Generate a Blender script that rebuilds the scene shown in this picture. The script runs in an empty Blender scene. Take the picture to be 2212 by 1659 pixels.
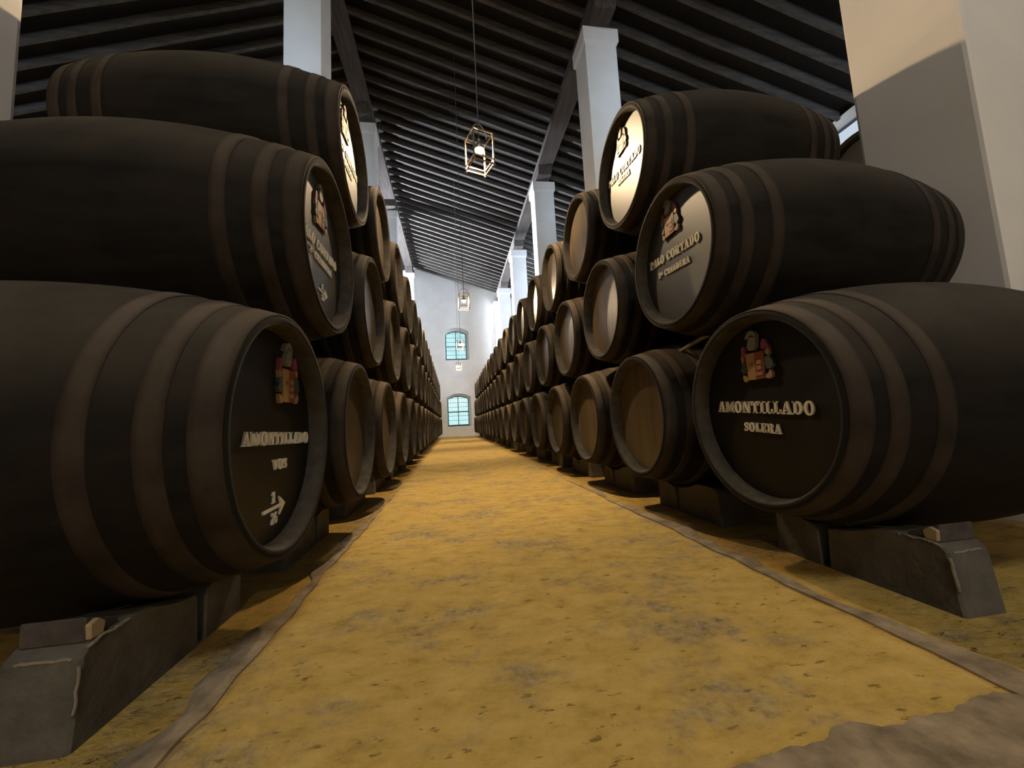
import bpy, bmesh, math, random
from mathutils import Matrix, Vector
random.seed(7)
S = bpy.context.scene
COL = S.collection
PI = math.pi

# ------------------------------------------------------------------ camera, world, lights, exposure
CZ = 0.60                                   # camera height above the aisle floor
cam_d = bpy.data.cameras.new('camera')
cam = bpy.data.objects.new('camera', cam_d)
COL.objects.link(cam)
RT = Vector((0.98793583, -0.14589442, -0.05193848)).normalized()
FW = Vector((0.1504623, 0.98365529, 0.09891091)).normalized()
UP = RT.cross(FW).normalized()
M = Matrix.Identity(4)
for i in range(3):
    M[i][0], M[i][1], M[i][2] = RT[i], UP[i], -FW[i]
M[2][3] = CZ
cam.matrix_world = M
cam_d.sensor_fit = 'HORIZONTAL'
cam_d.sensor_width = 36.0
cam_d.lens = 845.97 / 2212 * 36
cam_d.clip_start = 0.05
cam_d.clip_end = 200
S.camera = cam

S.view_settings.view_transform = 'Standard'
S.view_settings.look = 'None'
S.view_settings.gamma = 1
S.view_settings.use_curve_mapping = False
S.view_settings.exposure = 0.0

w = bpy.data.worlds.new('world')
S.world = w
w.use_nodes = True
bg = w.node_tree.nodes['Background']
bg.inputs[0].default_value = (0.45, 0.78, 0.86, 1)      # overcast blue-green daylight outside
bg.inputs[1].default_value = 2.0

LAMP_COL = (1.0, 0.72, 0.42)
LAMP_STR = 4500
DAY = (0.66, 0.80, 1.0)

def day_fill(name, loc, target, sx, sy, power, col=DAY, spread=180):
    d = bpy.data.lights.new(name, 'AREA')
    d.shape = 'RECTANGLE'
    d.size, d.size_y = sx, sy
    d.energy = power
    d.color = col
    d.spread = math.radians(spread)          # narrows the added lamp's cone so it misses nearer surfaces
    o = bpy.data.objects.new(name, d)
    COL.objects.link(o)
    o.location = loc
    o.rotation_euler = (Vector(target) - Vector(loc)).to_track_quat('-Z', 'Y').to_euler()
    return o

# unseen area lamps added for cool light on pillars, end wall and roof
day_fill('day_fill_rear_left', (-5.0, -15.9, 1.3), (-1.0, 10, 6.5), 3.0, 1.5, 2700, (0.56, 0.76, 1.0))
day_fill('day_fill_rear_right', (5.0, -15.9, 1.3), (1.0, 10, 6.5), 3.0, 1.5, 1900, (0.56, 0.76, 1.0))
day_fill('day_fill_left', (-15.7, 19.4, 3.3), (1.0, 17.5, 8.6), 2.4, 1.3, 3600, (0.80, 0.88, 1.0), spread=50)
day_fill('day_fill_right', (7.8, 13.0, 4.65), (0, 20.5, 7.5), 2.4, 1.3, 330, spread=100)
day_fill('day_fill_roof', (0.3, -4.6, 8.4), (0.3, 1.4, 1.0), 2.0, 1.2, 225, (0.95, 0.95, 0.9))  # added overhead lamp lifting barrel tops and foreground; the roof has no opening

# ------------------------------------------------------------------ material helpers
def new_mat(name):
    m = bpy.data.materials.new(name)
    m.use_nodes = True
    nt = m.node_tree
    return m, nt, nt.nodes['Principled BSDF']

def N(nt, t, **kw):
    n = nt.nodes.new(t)
    for k, v in kw.items():
        if k in n.inputs:
            n.inputs[k].default_value = v
        else:
            setattr(n, k, v)
    return n

def ramp(nt, stops, src):
    r = nt.nodes.new('ShaderNodeValToRGB')
    el = r.color_ramp.elements
    while len(el) > 1:
        el.remove(el[-1])
    el[0].position, el[0].color = stops[0][0], (*stops[0][1], 1)
    for p_, c in stops[1:]:
        e = el.new(p_)
        e.color = (*c, 1)
    nt.links.new(src, r.inputs[0])
    return r.outputs[0]

def coords(nt, scale=(1, 1, 1), kind='Object', rot=(0, 0, 0)):
    tc = nt.nodes.new('ShaderNodeTexCoord')
    mp = nt.nodes.new('ShaderNodeMapping')
    mp.inputs['Scale'].default_value = scale
    mp.inputs['Rotation'].default_value = rot
    nt.links.new(tc.outputs[kind], mp.inputs[0])
    return mp.outputs[0]

def noise(nt, vec, scale, detail=6, rough=0.6):
    n = N(nt, 'ShaderNodeTexNoise')
    n.inputs['Scale'].default_value = scale
    n.inputs['Detail'].default_value = detail
    n.inputs['Roughness'].default_value = rough
    nt.links.new(vec, n.inputs['Vector'])
    return n.outputs['Fac']

def mixc(nt, fac, a, b, mode='MIX'):
    m = nt.nodes.new('ShaderNodeMix')
    m.data_type = 'RGBA'
    m.blend_type = mode
    def put(sock, v):
        if isinstance(v, (tuple, list)):
            sock.default_value = (*v, 1)
        elif isinstance(v, (int, float)):
            sock.default_value = v
        else:
            nt.links.new(v, sock)
    put(m.inputs[0], fac)
    put(m.inputs[6], a)
    put(m.inputs[7], b)
    return m.outputs[2]

def bump(nt, bsdf, h, strength, dist):
    b = nt.nodes.new('ShaderNodeBump')
    b.inputs['Strength'].default_value = strength
    b.inputs['Distance'].default_value = dist
    nt.links.new(h, b.inputs['Height'])
    nt.links.new(b.outputs[0], bsdf.inputs['Normal'])

def rnd_vec(nt, scale):
    """object coordinates shifted by the object's own random number, so copies differ"""
    v = coords(nt, scale)
    oi = nt.nodes.new('ShaderNodeObjectInfo')
    ad = nt.nodes.new('ShaderNodeVectorMath')
    ad.operation = 'ADD'
    mu = nt.nodes.new('ShaderNodeMath')
    mu.operation = 'MULTIPLY'
    mu.inputs[1].default_value = 37.0
    nt.links.new(oi.outputs['Random'], mu.inputs[0])
    nt.links.new(v, ad.inputs[0])
    nt.links.new(mu.outputs[0], ad.inputs[1])
    return ad.outputs[0], oi.outputs['Random']

def plain(name, col, rough=0.7, metal=0.0, spec=0.5):
    m, nt, b = new_mat(name)
    b.inputs['Base Color'].default_value = (*col, 1)
    b.inputs['Roughness'].default_value = rough
    b.inputs['Metallic'].default_value = metal
    b.inputs['Specular IOR Level'].default_value = spec
    return m

def dust_toplight(nt, col, dcol=(0.10, 0.084, 0.062)):
    """dusty film plus overhead light, painted on the upward-facing shoulders"""
    tc = nt.nodes.new('ShaderNodeTexCoord')
    sp = nt.nodes.new('ShaderNodeSeparateXYZ')
    nt.links.new(tc.outputs['Normal'], sp.inputs[0])
    up_ = ramp(nt, [(0.12, (0, 0, 0)), (0.8, (0.85, 0.85, 0.85))], sp.outputs['Z'])  # tops painted lighter, as light from above would make them
    v, _ = rnd_vec(nt, (1, 1, 1))
    patch = ramp(nt, [(0.3, (0.55, 0.55, 0.55)), (0.7, (1, 1, 1))], noise(nt, v, 5, 5))
    return mixc(nt, mixc(nt, 1.0, up_, patch, 'MULTIPLY'), col, dcol)

def mat_wood_black():
    m, nt, b = new_mat('blackened_oak')
    v, r = rnd_vec(nt, (1.2, 9, 9))
    f = noise(nt, v, 2.2)
    c = ramp(nt, [(0.3, (0.004, 0.0035, 0.003)), (0.7, (0.014, 0.0118, 0.009))], f)
    v2, _ = rnd_vec(nt, (1, 1, 1))
    sp = ramp(nt, [(0.72, (0, 0, 0)), (0.80, (1, 1, 1))], noise(nt, v2, 14, 3))
    br = ramp(nt, [(0.42, (0, 0, 0)), (0.66, (0.8, 0.8, 0.8))], noise(nt, rnd_vec(nt, (1.6, 2.4, 2.4))[0], 2.6, 6, 0.65))
    c = mixc(nt, br, c, (0.018, 0.0125, 0.0085))
    c = mixc(nt, mixc(nt, 0.12, (0, 0, 0), sp), c, (0.16, 0.14, 0.11))
    c = dust_toplight(nt, c)
    nt.links.new(c, b.inputs['Base Color'])
    b.inputs['Roughness'].default_value = 0.8
    b.inputs['Specular IOR Level'].default_value = 0.15
    bump(nt, b, f, 0.25, 0.01)
    return m

def mat_hoop():
    m, nt, b = new_mat('rusted_hoop_iron')
    v, r = rnd_vec(nt, (1, 1, 1))
    f = noise(nt, v, 6)
    c = ramp(nt, [(0.3, (0.018, 0.0132, 0.0095)), (0.7, (0.050, 0.037, 0.026))], f)
    c = dust_toplight(nt, c, (0.16, 0.125, 0.09))  # brighter tone on the hoop tops paints in the lamp-lit strip
    nt.links.new(c, b.inputs['Base Color'])
    b.inputs['Roughness'].default_value = 0.8
    b.inputs['Specular IOR Level'].default_value = 0.18
    bump(nt, b, f, 0.2, 0.006)
    return m

def mat_chime():
    m, nt, b = new_mat('worn_chime_wood')
    v, r = rnd_vec(nt, (1, 1, 1))
    f = noise(nt, v, 18)
    c = ramp(nt, [(0.3, (0.026, 0.0235, 0.019)), (0.75, (0.068, 0.059, 0.046))], f)
    nt.links.new(c, b.inputs['Base Color'])
    b.inputs['Roughness'].default_value = 0.75
    b.inputs['Specular IOR Level'].default_value = 0.2
    bump(nt, b, f, 0.25, 0.006)
    return m

def mat_head_bare():
    m, nt, b = new_mat('dusty_head_boards')
    v, r = rnd_vec(nt, (1, 5, 0.7))
    f = noise(nt, v, 3)
    c = ramp(nt, [(0.25, (0.055, 0.040, 0.024)), (0.75, (0.15, 0.112, 0.066))], f)
    c = mixc(nt, r, c, (0.06, 0.045, 0.028))
    nt.links.new(c, b.inputs['Base Color'])
    b.inputs['Roughness'].default_value = 0.38
    b.inputs['Specular IOR Level'].default_value = 0.55
    # board joints
    w = N(nt, 'ShaderNodeTexWave', wave_type='BANDS', bands_direction='Y')
    w.inputs['Scale'].default_value = 1.1
    nt.links.new(coords(nt, (1, 1, 1)), w.inputs['Vector'])
    j = ramp(nt, [(0.0, (0, 0, 0)), (0.03, (1, 1, 1))], w.outputs['Fac'])
    ad = mixc(nt, 0.25, j, f)
    bump(nt, b, ad, 0.25, 0.004)
    return m

def mat_head_black(name='satin_black_paint', rough=0.50, ior=1.70, spec=0.75):
    m, nt, b = new_mat(name)
    v, r = rnd_vec(nt, (1, 1, 1))
    f = noise(nt, v, 60, 2)
    b.inputs['Base Color'].default_value = (0.006, 0.006, 0.006, 1)
    b.inputs['Roughness'].default_value = rough
    b.inputs['Specular IOR Level'].default_value = spec
    b.inputs['IOR'].default_value = ior
    bump(nt, b, f, 0.05, 0.002)
    return m

def mat_plaster(name='lime_white_plaster', c0=(0.66, 0.65, 0.63), c1=(0.77, 0.765, 0.75)):
    m, nt, b = new_mat(name)
    v = coords(nt, (1, 1, 1))
    f = noise(nt, v, 1.3)
    f2 = noise(nt, v, 45, 3)
    c = ramp(nt, [(0.25, c0), (0.7, c1)], f)
    nt.links.new(c, b.inputs['Base Color'])
    b.inputs['Roughness'].default_value = 0.9
    b.inputs['Specular IOR Level'].default_value = 0.2
    bump(nt, b, f2, 0.12, 0.006)
    return m

def mat_sand(name='packed_yellow_sand', dim=1.0):
    m, nt, b = new_mat(name)
    v = coords(nt, (1, 1, 1))
    big = noise(nt, coords(nt, (1.0, 1.25, 1)), 2.3, 6, 0.66)
    mid = noise(nt, coords(nt, (4, 6.5, 1), rot=(0, 0, 0.25)), 2.1, 8, 0.72)
    fine = noise(nt, v, 75, 4, 0.7)
    c = ramp(nt, [(0.30, (0.38, 0.255, 0.058)), (0.46, (0.56, 0.385, 0.098)), (0.60, (0.65, 0.46, 0.135)), (0.75, (0.70, 0.52, 0.20))], mid)
    # bare gritty grey patches where the sand is worn thin
    gm = ramp(nt, [(0.50, (0, 0, 0)), (0.60, (1, 1, 1))], big)
    grit = ramp(nt, [(0.40, (0.15, 0.15, 0.15)), (0.58, (0.9, 0.9, 0.9))], noise(nt, v, 16, 6, 0.7))
    gcol = ramp(nt, [(0.35, (0.20, 0.155, 0.085)), (0.6, (0.46, 0.37, 0.22)), (0.75, (0.58, 0.49, 0.33))], noise(nt, v, 38, 5, 0.7))
    c = mixc(nt, mixc(nt, 1.0, gm, grit, 'MULTIPLY'), c, gcol)
    # small dark pits and brown damp marks
    pits = ramp(nt, [(0.30, (1, 1, 1)), (0.37, (0, 0, 0))], noise(nt, coords(nt, (7, 15, 1), rot=(0, 0, -0.2)), 2.6, 4, 0.6))
    c = mixc(nt, mixc(nt, 0.7, (0, 0, 0), pits), c, (0.20, 0.115, 0.03))
    damp = ramp(nt, [(0.64, (0, 0, 0)), (0.70, (1, 1, 1))], noise(nt, coords(nt, (1.3, 2.4, 1), rot=(0, 0, 0.4)), 3.1, 7, 0.72))
    c = mixc(nt, mixc(nt, 0.55, (0, 0, 0), damp), c, (0.34, 0.185, 0.035))
    if dim < 1:
        c = mixc(nt, 1.0, c, (dim, dim * 0.94, dim * 0.86), 'MULTIPLY')
    nt.links.new(c, b.inputs['Base Color'])
    b.inputs['Roughness'].default_value = 0.88
    b.inputs['Specular IOR Level'].default_value = 0.25
    h = mixc(nt, 0.3, mid, fine)
    h = mixc(nt, 0.5, h, pits, 'SUBTRACT')
    h = mixc(nt, 0.35, h, mixc(nt, 1.0, gm, grit, 'MULTIPLY'), 'SUBTRACT')
    bump(nt, b, h, 0.9, 0.022)
    return m

def mat_stone(name, c0, c1, scale=5):
    m, nt, b = new_mat(name)
    v = coords(nt, (1, 1, 1))
    f = noise(nt, v, scale, 8, 0.65)
    c = ramp(nt, [(0.3, c0), (0.7, c1)], f)
    nt.links.new(c, b.inputs['Base Color'])
    b.inputs['Roughness'].default_value = 0.85
    bump(nt, b, f, 0.7, 0.025)
    return m

def mat_timber(name, c0, c1, axis=(0.6, 7, 7)):
    m, nt, b = new_mat(name)
    v, r = rnd_vec(nt, axis)
    f = noise(nt, v, 2.5)
    c = ramp(nt, [(0.3, c0), (0.7, c1)], f)
    nt.links.new(c, b.inputs['Base Color'])
    b.inputs['Roughness'].default_value = 0.8
    bump(nt, b, f, 0.4, 0.02)
    return m

def emis(name, col, s):
    m = bpy.data.materials.new(name)
    m.use_nodes = True
    nt = m.node_tree
    nt.nodes.remove(nt.nodes['Principled BSDF'])
    e = nt.nodes.new('ShaderNodeEmission')
    e.inputs[0].default_value = (*col, 1)
    e.inputs[1].default_value = s
    nt.links.new(e.outputs[0], nt.nodes['Material Output'].inputs[0])
    return m

def mat_pane():
    m = bpy.data.materials.new('window_glass')
    m.use_nodes = True
    nt = m.node_tree
    nt.nodes.remove(nt.nodes['Principled BSDF'])
    t = nt.nodes.new('ShaderNodeBsdfTransparent')
    t.inputs[0].default_value = (0.93, 0.97, 0.96, 1)
    g = nt.nodes.new('ShaderNodeBsdfGlossy')
    g.inputs['Roughness'].default_value = 0.35
    mx = nt.nodes.new('ShaderNodeMixShader')
    mx.inputs[0].default_value = 0.04
    nt.links.new(t.outputs[0], mx.inputs[1])
    nt.links.new(g.outputs[0], mx.inputs[2])
    nt.links.new(mx.outputs[0], nt.nodes['Material Output'].inputs[0])
    return m

WOOD, HOOP, CHIME = mat_wood_black(), mat_hoop(), mat_chime()
BARE, BLACK = mat_head_bare(), mat_head_black()
MATT = mat_head_black('matt_black_paint', 0.5, 1.42, 0.4)
PLASTER, SAND = mat_plaster(), mat_sand()
SAND_SHADE = mat_sand('shaded_brown_sand', 0.86)  # darker copy: weaker light beside the aisle painted into the sand
GREYED = mat_plaster('greyed_plaster', (0.70, 0.67, 0.63), (0.79, 0.76, 0.72))
KERB = mat_stone('grey_kerb_stone', (0.13, 0.095, 0.055), (0.42, 0.33, 0.21), 11)
BLOCK = mat_stone('weathered_block_stone', (0.05, 0.045, 0.036), (0.135, 0.118, 0.092), 7)
RAFTER = mat_timber('dark_rafter_timber', (0.035, 0.030, 0.026), (0.10, 0.088, 0.078))
BEAM = mat_timber('dark_beam_timber', (0.03, 0.024, 0.020), (0.085, 0.07, 0.062), (7, 0.6, 7))
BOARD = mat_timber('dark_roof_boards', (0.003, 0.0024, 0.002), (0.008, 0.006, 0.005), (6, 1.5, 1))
TAR = plain('tarred_stave_ends', (0.014, 0.0135, 0.012), 0.85, 0.0, 0.15)
STICK = plain('pale_lath_wood', (0.34, 0.26, 0.15), 0.8)
CREAM = plain('cream_letter_paint', (0.90, 0.86, 0.76), 0.35)
IRON = plain('lantern_iron', (0.30, 0.24, 0.17), 0.35, 0.8)
CORD = plain('lamp_cord', (0.06, 0.055, 0.05), 0.8)
FRAME = plain('window_frame_paint', (0.055, 0.06, 0.075), 0.6)
GRILLE = plain('green_lattice_paint', (0.09, 0.26, 0.28), 0.7)
PANE = mat_pane()
BULB = emis('lamp_bulb_glow', LAMP_COL, LAMP_STR)
LITPANE = emis('daylit_frosted_pane', (0.74, 0.86, 1.0), 0.75)
GOLD = plain('crest_gold', (0.40, 0.25, 0.10), 0.5)
RED = plain('crest_red', (0.25, 0.065, 0.035), 0.5)
PINK = plain('crest_pink', (0.25, 0.055, 0.12), 0.5)
GREY = plain('crest_grey', (0.22, 0.21, 0.17), 0.5)
TEAL = plain('crest_teal', (0.06, 0.075, 0.07), 0.5)
TAN = plain('crest_tan', (0.36, 0.23, 0.15), 0.5)
DARK = plain('crest_outline', (0.012, 0.008, 0.008), 0.5)

# ------------------------------------------------------------------ mesh helpers
def link(name, bm, mats, parent=None, smooth=False):
    me = bpy.data.meshes.new(name)
    bmesh.ops.recalc_face_normals(bm, faces=bm.faces)
    bm.to_mesh(me)
    bm.free()
    for m in (mats if isinstance(mats, (list, tuple)) else [mats]):
        me.materials.append(m)
    if smooth:
        for p_ in me.polygons:
            p_.use_smooth = True
    o = bpy.data.objects.new(name, me)
    COL.objects.link(o)
    if parent is not None:
        o.parent = parent
    return o

def empty(name, loc, rz=0.0):
    o = bpy.data.objects.new(name, None)
    o.empty_display_size = 0.1
    COL.objects.link(o)
    o.location = loc
    o.rotation_euler = (0, 0, rz)
    return o

def tag(o, label, cat, group=None, kind=None):
    o['label'] = label
    o['category'] = cat
    if group:
        o['group'] = group
    if kind:
        o['kind'] = kind
    return o

def struct(o):
    o['kind'] = 'structure'
    return o

def box(bm, x0, x1, y0, y1, z0, z1, mi=0, bev=0.0):
    vs = [bm.verts.new((x, y, z)) for x in (x0, x1) for y in (y0, y1) for z in (z0, z1)]
    fs = []
    for q in ((0, 1, 3, 2), (4, 6, 7, 5), (0, 4, 5, 1), (2, 3, 7, 6), (0, 2, 6, 4), (1, 5, 7, 3)):
        f = bm.faces.new([vs[i] for i in q])
        f.material_index = mi
        fs.append(f)
    if bev:
        es = list({e for f in fs for e in f.edges})
        bmesh.ops.bevel(bm, geom=es, offset=bev, segments=2, affect='EDGES', profile=0.6)
    return fs

def prism(bm, poly, axis, a, b, mi=0):
    """extrude a 2-D polygon along an axis (0 x, 1 y, 2 z) from a to b"""
    def P(u, v, t):
        return {0: (t, u, v), 1: (u, t, v), 2: (u, v, t)}[axis]
    n = len(poly)
    A = [bm.verts.new(P(u, v, a)) for u, v in poly]
    B = [bm.verts.new(P(u, v, b)) for u, v in poly]
    fs = [bm.faces.new(A), bm.faces.new(B[::-1])]
    for i in range(n):
        j = (i + 1) % n
        fs.append(bm.faces.new((A[i], B[i], B[j], A[j])))
    for f in fs:
        f.material_index = mi

def tube(bm, pts, r, seg=8, cap=True):
    rings = []
    for i, p_ in enumerate(pts):
        p_ = Vector(p_)
        d = (Vector(pts[min(i + 1, len(pts) - 1)]) - Vector(pts[max(i - 1, 0)])).normalized()
        u = d.orthogonal().normalized() if abs(d.z) > 0.9 else d.cross(Vector((0, 0, 1))).normalized()
        v = d.cross(u)
        rings.append([bm.verts.new(p_ + r * (math.cos(2 * PI * k / seg) * u + math.sin(2 * PI * k / seg) * v)) for k in range(seg)])
    for a, b in zip(rings, rings[1:]):
        for k in range(seg):
            bm.faces.new((a[k], a[(k + 1) % seg], b[(k + 1) % seg], b[k]))
    if cap:
        bm.faces.new(rings[0][::-1])
        bm.faces.new(rings[-1])

def lathe_x(bm, prof, seg=64, closed=False, mi=None):
    """revolve (x, r) points about the x axis"""
    rings = []
    for x, r in prof:
        rings.append([bm.verts.new((x, r * math.cos(2 * PI * k / seg), r * math.sin(2 * PI * k / seg))) for k in range(seg)])
    n = len(rings)
    for i in range(n if closed else n - 1):
        a, b = rings[i], rings[(i + 1) % n]
        for k in range(seg):
            f = bm.faces.new((a[k], a[(k + 1) % seg], b[(k + 1) % seg], b[k]))
            f.smooth = True
            if mi:
                f.material_index = mi[i]

# ------------------------------------------------------------------ lettering: a fat slab-serif alphabet, 100 units tall
def Rr(x0, x1, y0, y1):
    return [(x0, y0), (x1, y0), (x1, y1), (x0, y1)]

def arc_ring(cx, cy, rx, ry, ix, iy, a0, a1, n=20):
    out = []
    for i in range(n):
        t0, t1 = math.radians(a0 + (a1 - a0) * i / n), math.radians(a0 + (a1 - a0) * (i + 1) / n)
        out.append([(cx + rx * math.cos(t0), cy + ry * math.sin(t0)), (cx + rx * math.cos(t1), cy + ry * math.sin(t1)),
                    (cx + ix * math.cos(t1), cy + iy * math.sin(t1)), (cx + ix * math.cos(t0), cy + iy * math.sin(t0))])
    return out

def stroke(pts, widths):
    out = []
    L, Rg = [], []
    for i, (x, y) in enumerate(pts):
        a, b = pts[max(i - 1, 0)], pts[min(i + 1, len(pts) - 1)]
        dx, dy = b[0] - a[0], b[1] - a[1]
        l = math.hypot(dx, dy)
        nx, ny = -dy / l, dx / l
        h = widths[i] / 2
        L.append((x + nx * h, y + ny * h))
        Rg.append((x - nx * h, y - ny * h))
    for i in range(len(pts) - 1):
        out.append([L[i], L[i + 1], Rg[i + 1], Rg[i]])
    return out

def S_curve():
    ctrl = [(66, 74), (58, 88), (40, 93), (24, 88), (17, 75), (24, 62), (42, 53), (60, 42), (67, 26), (58, 11), (40, 6), (22, 11), (12, 27)]
    wd = [12, 11, 11, 13, 17, 21, 24, 21, 17, 13, 11, 11, 12]
    return stroke(ctrl, wd) + [Rr(62, 72, 66, 99), Rr(8, 18, 1, 33)]

G = {
    'A': (92, [[(8, 8), (20, 8), (50, 100), (38, 100)], [(36, 100), (60, 100), (86, 8), (60, 8)], Rr(22, 68, 24, 34), Rr(-2, 32, 0, 11), Rr(50, 95, 0, 11)]),
    'M': (118, [Rr(12, 24, 0, 100), Rr(84, 108, 0, 100), [(12, 100), (36, 100), (64, 22), (52, 8)], [(84, 100), (96, 100), (62, 8), (52, 8)],
                Rr(1, 36, 0, 11), Rr(72, 119, 0, 11), Rr(1, 32, 89, 100), Rr(88, 119, 89, 100)]),
    'O': (92, arc_ring(46, 50, 44, 53, 19, 43, 0, 360, 36)),
    'N': (102, [Rr(12, 24, 0, 100), Rr(78, 90, 0, 100), [(12, 100), (38, 100), (90, 0), (66, 0)], Rr(1, 36, 0, 11), Rr(66, 101, 89, 100), Rr(1, 30, 89, 100)]),
    'T': (86, [Rr(31, 55, 0, 100), Rr(2, 84, 88, 100), Rr(2, 12, 64, 90), Rr(74, 84, 64, 90), Rr(19, 67, 0, 11)]),
    'I': (52, [Rr(14, 38, 0, 100), Rr(2, 50, 0, 11), Rr(2, 50, 89, 100)]),
    'L': (78, [Rr(14, 38, 0, 100), Rr(2, 76, 0, 12), Rr(66, 76, 0, 38), Rr(2, 50, 89, 100)]),
    'D': (94, [Rr(14, 38, 0, 100), Rr(2, 44, 0, 11), Rr(2, 44, 89, 100)] + arc_ring(44, 50, 46, 50, 22, 39, -90, 90, 20)),
    'E': (84, [Rr(14, 38, 0, 100), Rr(2, 80, 0, 12), Rr(2, 78, 88, 100), Rr(30, 58, 45, 56), Rr(70, 80, 0, 36), Rr(68, 78, 66, 100), Rr(50, 59, 36, 66)]),
    'R': (98, [Rr(14, 38, 0, 100), Rr(2, 50, 0, 11), Rr(2, 50, 89, 100), Rr(36, 52, 46, 57)] + arc_ring(48, 73, 38, 27, 16, 16, -90, 90, 16)
          + [[(50, 54), (72, 50), (84, 11), (62, 11)], Rr(62, 97, 0, 11)]),
    'P': (86, [Rr(14, 38, 0, 100), Rr(2, 52, 0, 11), Rr(2, 50, 89, 100), Rr(36, 52, 43, 54)] + arc_ring(48, 72, 38, 28, 16, 18, -90, 90, 16)),
    'C': (90, arc_ring(48, 50, 45, 53, 21, 42, 48, 318, 30) + [Rr(70, 80, 62, 100), [(74, 30), (86, 28), (82, 12), (70, 14)]]),
    'S': (78, S_curve()),
    'V': (92, [[(6, 100), (32, 100), (58, 0), (40, 0)], [(70, 100), (82, 100), (56, 0), (44, 0)], Rr(-2, 44, 89, 100), Rr(60, 94, 89, 100)]),
    '1': (54, [Rr(18, 40, 0, 100), Rr(4, 52, 0, 11), [(4, 80), (4, 70), (20, 76), (20, 100)]]),
    '2': (76, stroke([(12, 70), (18, 88), (38, 94), (58, 86), (62, 68), (48, 46), (26, 26), (12, 8)], [13, 14, 12, 17, 22, 18, 14, 12]) + [Rr(8, 70, 0, 15), Rr(62, 70, 0, 30)]),
    '6': (76, arc_ring(40, 32, 32, 33, 13, 22, 0, 360, 26) + stroke([(14, 34), (16, 58), (28, 82), (54, 94), (64, 88)], [20, 20, 17, 12, 14])),
    'a': (50, [[(x * 0.5 + 2, y * 0.5 + 50) for x, y in q] for q in arc_ring(38, 45, 34, 38, 12, 26, 0, 360, 20)] + [Rr(34, 44, 50, 92), Rr(2, 46, 34, 42)]),
    ' ': (46, []),
}

def text_polys(s, uc, vb, width, height, tilt=0.0, first=0, count=99):
    """polygons of string s centred on uc with its baseline at vb, as wide and tall as asked, tilted by an angle in degrees"""
    gap = 10
    tot = sum(G[c][0] for c in s) + gap * (len(s) - 1)
    sx, sy = width / tot, height / 100.0
    x = 0
    out = []
    ct, st = math.cos(math.radians(tilt)), math.sin(math.radians(tilt))
    for n_, c in enumerate(s):
        for q in (G[c][1] if first <= n_ < first + count else ()):
            pp = []
            for a, b in q:
                u, v = (x + a) * sx - width / 2, b * sy
                pp.append((uc + u * ct - v * st, vb + u * st + v * ct))
            out.append(pp)
        x += G[c][0] + gap
    return out

# ------------------------------------------------------------------ the barrels
BL, RB, RH, RI, REC = 1.33, 0.474, 0.373, 0.336, 0.062
H0 = -BL / 2

def rad(s):
    t = (s - BL / 2) / (BL / 2)
    return RH + (RB - RH) * (1 - abs(t) ** 2.0)

def barrel_profile(n=24):
    pr, mi = [], []
    pts = [(H0 + REC + 0.012, RI - 0.004), (H0 + REC, RI), (H0 + 0.012, RI + 0.008), (H0, RI + 0.016), (H0, RH - 0.008), (H0 + 0.008, rad(0.008))]
    kinds = [1, 1, 1, 2, 2]
    for i in range(1, n):
        s = BL * i / n
        pts.append((H0 + s, rad(s)))
        kinds.append(0)
    e = -H0
    pts += [(e - 0.008, rad(0.008)), (e, RH - 0.008), (e, RI + 0.016), (e - 0.012, RI + 0.008), (e - REC, RI), (e - REC - 0.012, RI - 0.004)]
    kinds += [2, 2, 1, 1, 1, 1]
    return pts, kinds

HOOPS = [(0.004, 0.066), (0.107, 0.157), (0.231, 0.280)]
HOOPS = HOOPS + [(BL - b, BL - a) for a, b in HOOPS]

def add_hoop(bm, a, b, seg, mi=0):
    t = 0.0035
    pr = []
    for k in range(4):
        s = a + (b - a) * k / 3
        pr.append((H0 + s, rad(s) + t))
    pr += [(H0 + b, rad(b) - 0.004), (H0 + a, rad(a) - 0.004)]
    lathe_x(bm, pr, seg, closed=True, mi=[mi] * 6)

def add_head(bm, front, seg, mi=0, mi_edge=None):
    x = H0 + REC if front else -H0 - REC
    ring0 = [bm.verts.new((x, (RI - 0.001) * math.cos(2 * PI * k / seg), (RI - 0.001) * math.sin(2 * PI * k / seg))) for k in range(seg)]
    x2 = x + (0.012 if front else -0.012)
    ring1 = [bm.verts.new((x2, (RI - 0.001) * math.cos(2 * PI * k / seg), (RI - 0.001) * math.sin(2 * PI * k / seg))) for k in range(seg)]
    f = bm.faces.new(ring0)
    f.material_index = mi
    g = bm.faces.new(ring1[::-1])
    g.material_index = mi
    for k in range(seg):
        q = bm.faces.new((ring0[k], ring1[k], ring1[(k + 1) % seg], ring0[(k + 1) % seg]))
        q.material_index = mi

def make_barrel(black=False, near=True):
    """root at the underside of the bilge; axis along local x, front head at -x"""
    seg = 96 if near else 48
    root = empty('barrel', (0, 0, 0))
    up = Matrix.Translation((0, 0, RB))
    bm = bmesh.new()
    pts, kinds = barrel_profile(28 if near else 16)
    lathe_x(bm, pts, seg, mi=kinds + [0])
    bmesh.ops.transform(bm, matrix=up, verts=bm.verts)
    link('staves', bm, [WOOD, CHIME, TAR], root)
    for a, b in HOOPS:
        bm = bmesh.new()
        add_hoop(bm, a, b, seg)
        bmesh.ops.transform(bm, matrix=up, verts=bm.verts)
        link('hoop', bm, HOOP, root)
    bm = bmesh.new()
    add_head(bm, True, seg)
    bmesh.ops.transform(bm, matrix=up, verts=bm.verts)
    h = link('head', bm, BLACK if black else BARE, root)
    if black:
        h['label'] = 'satin black painted head'
    bm = bmesh.new()
    add_head(bm, False, seg)
    bmesh.ops.transform(bm, matrix=up, verts=bm.verts)
    link('head', bm, BARE, root)
    return root

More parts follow.
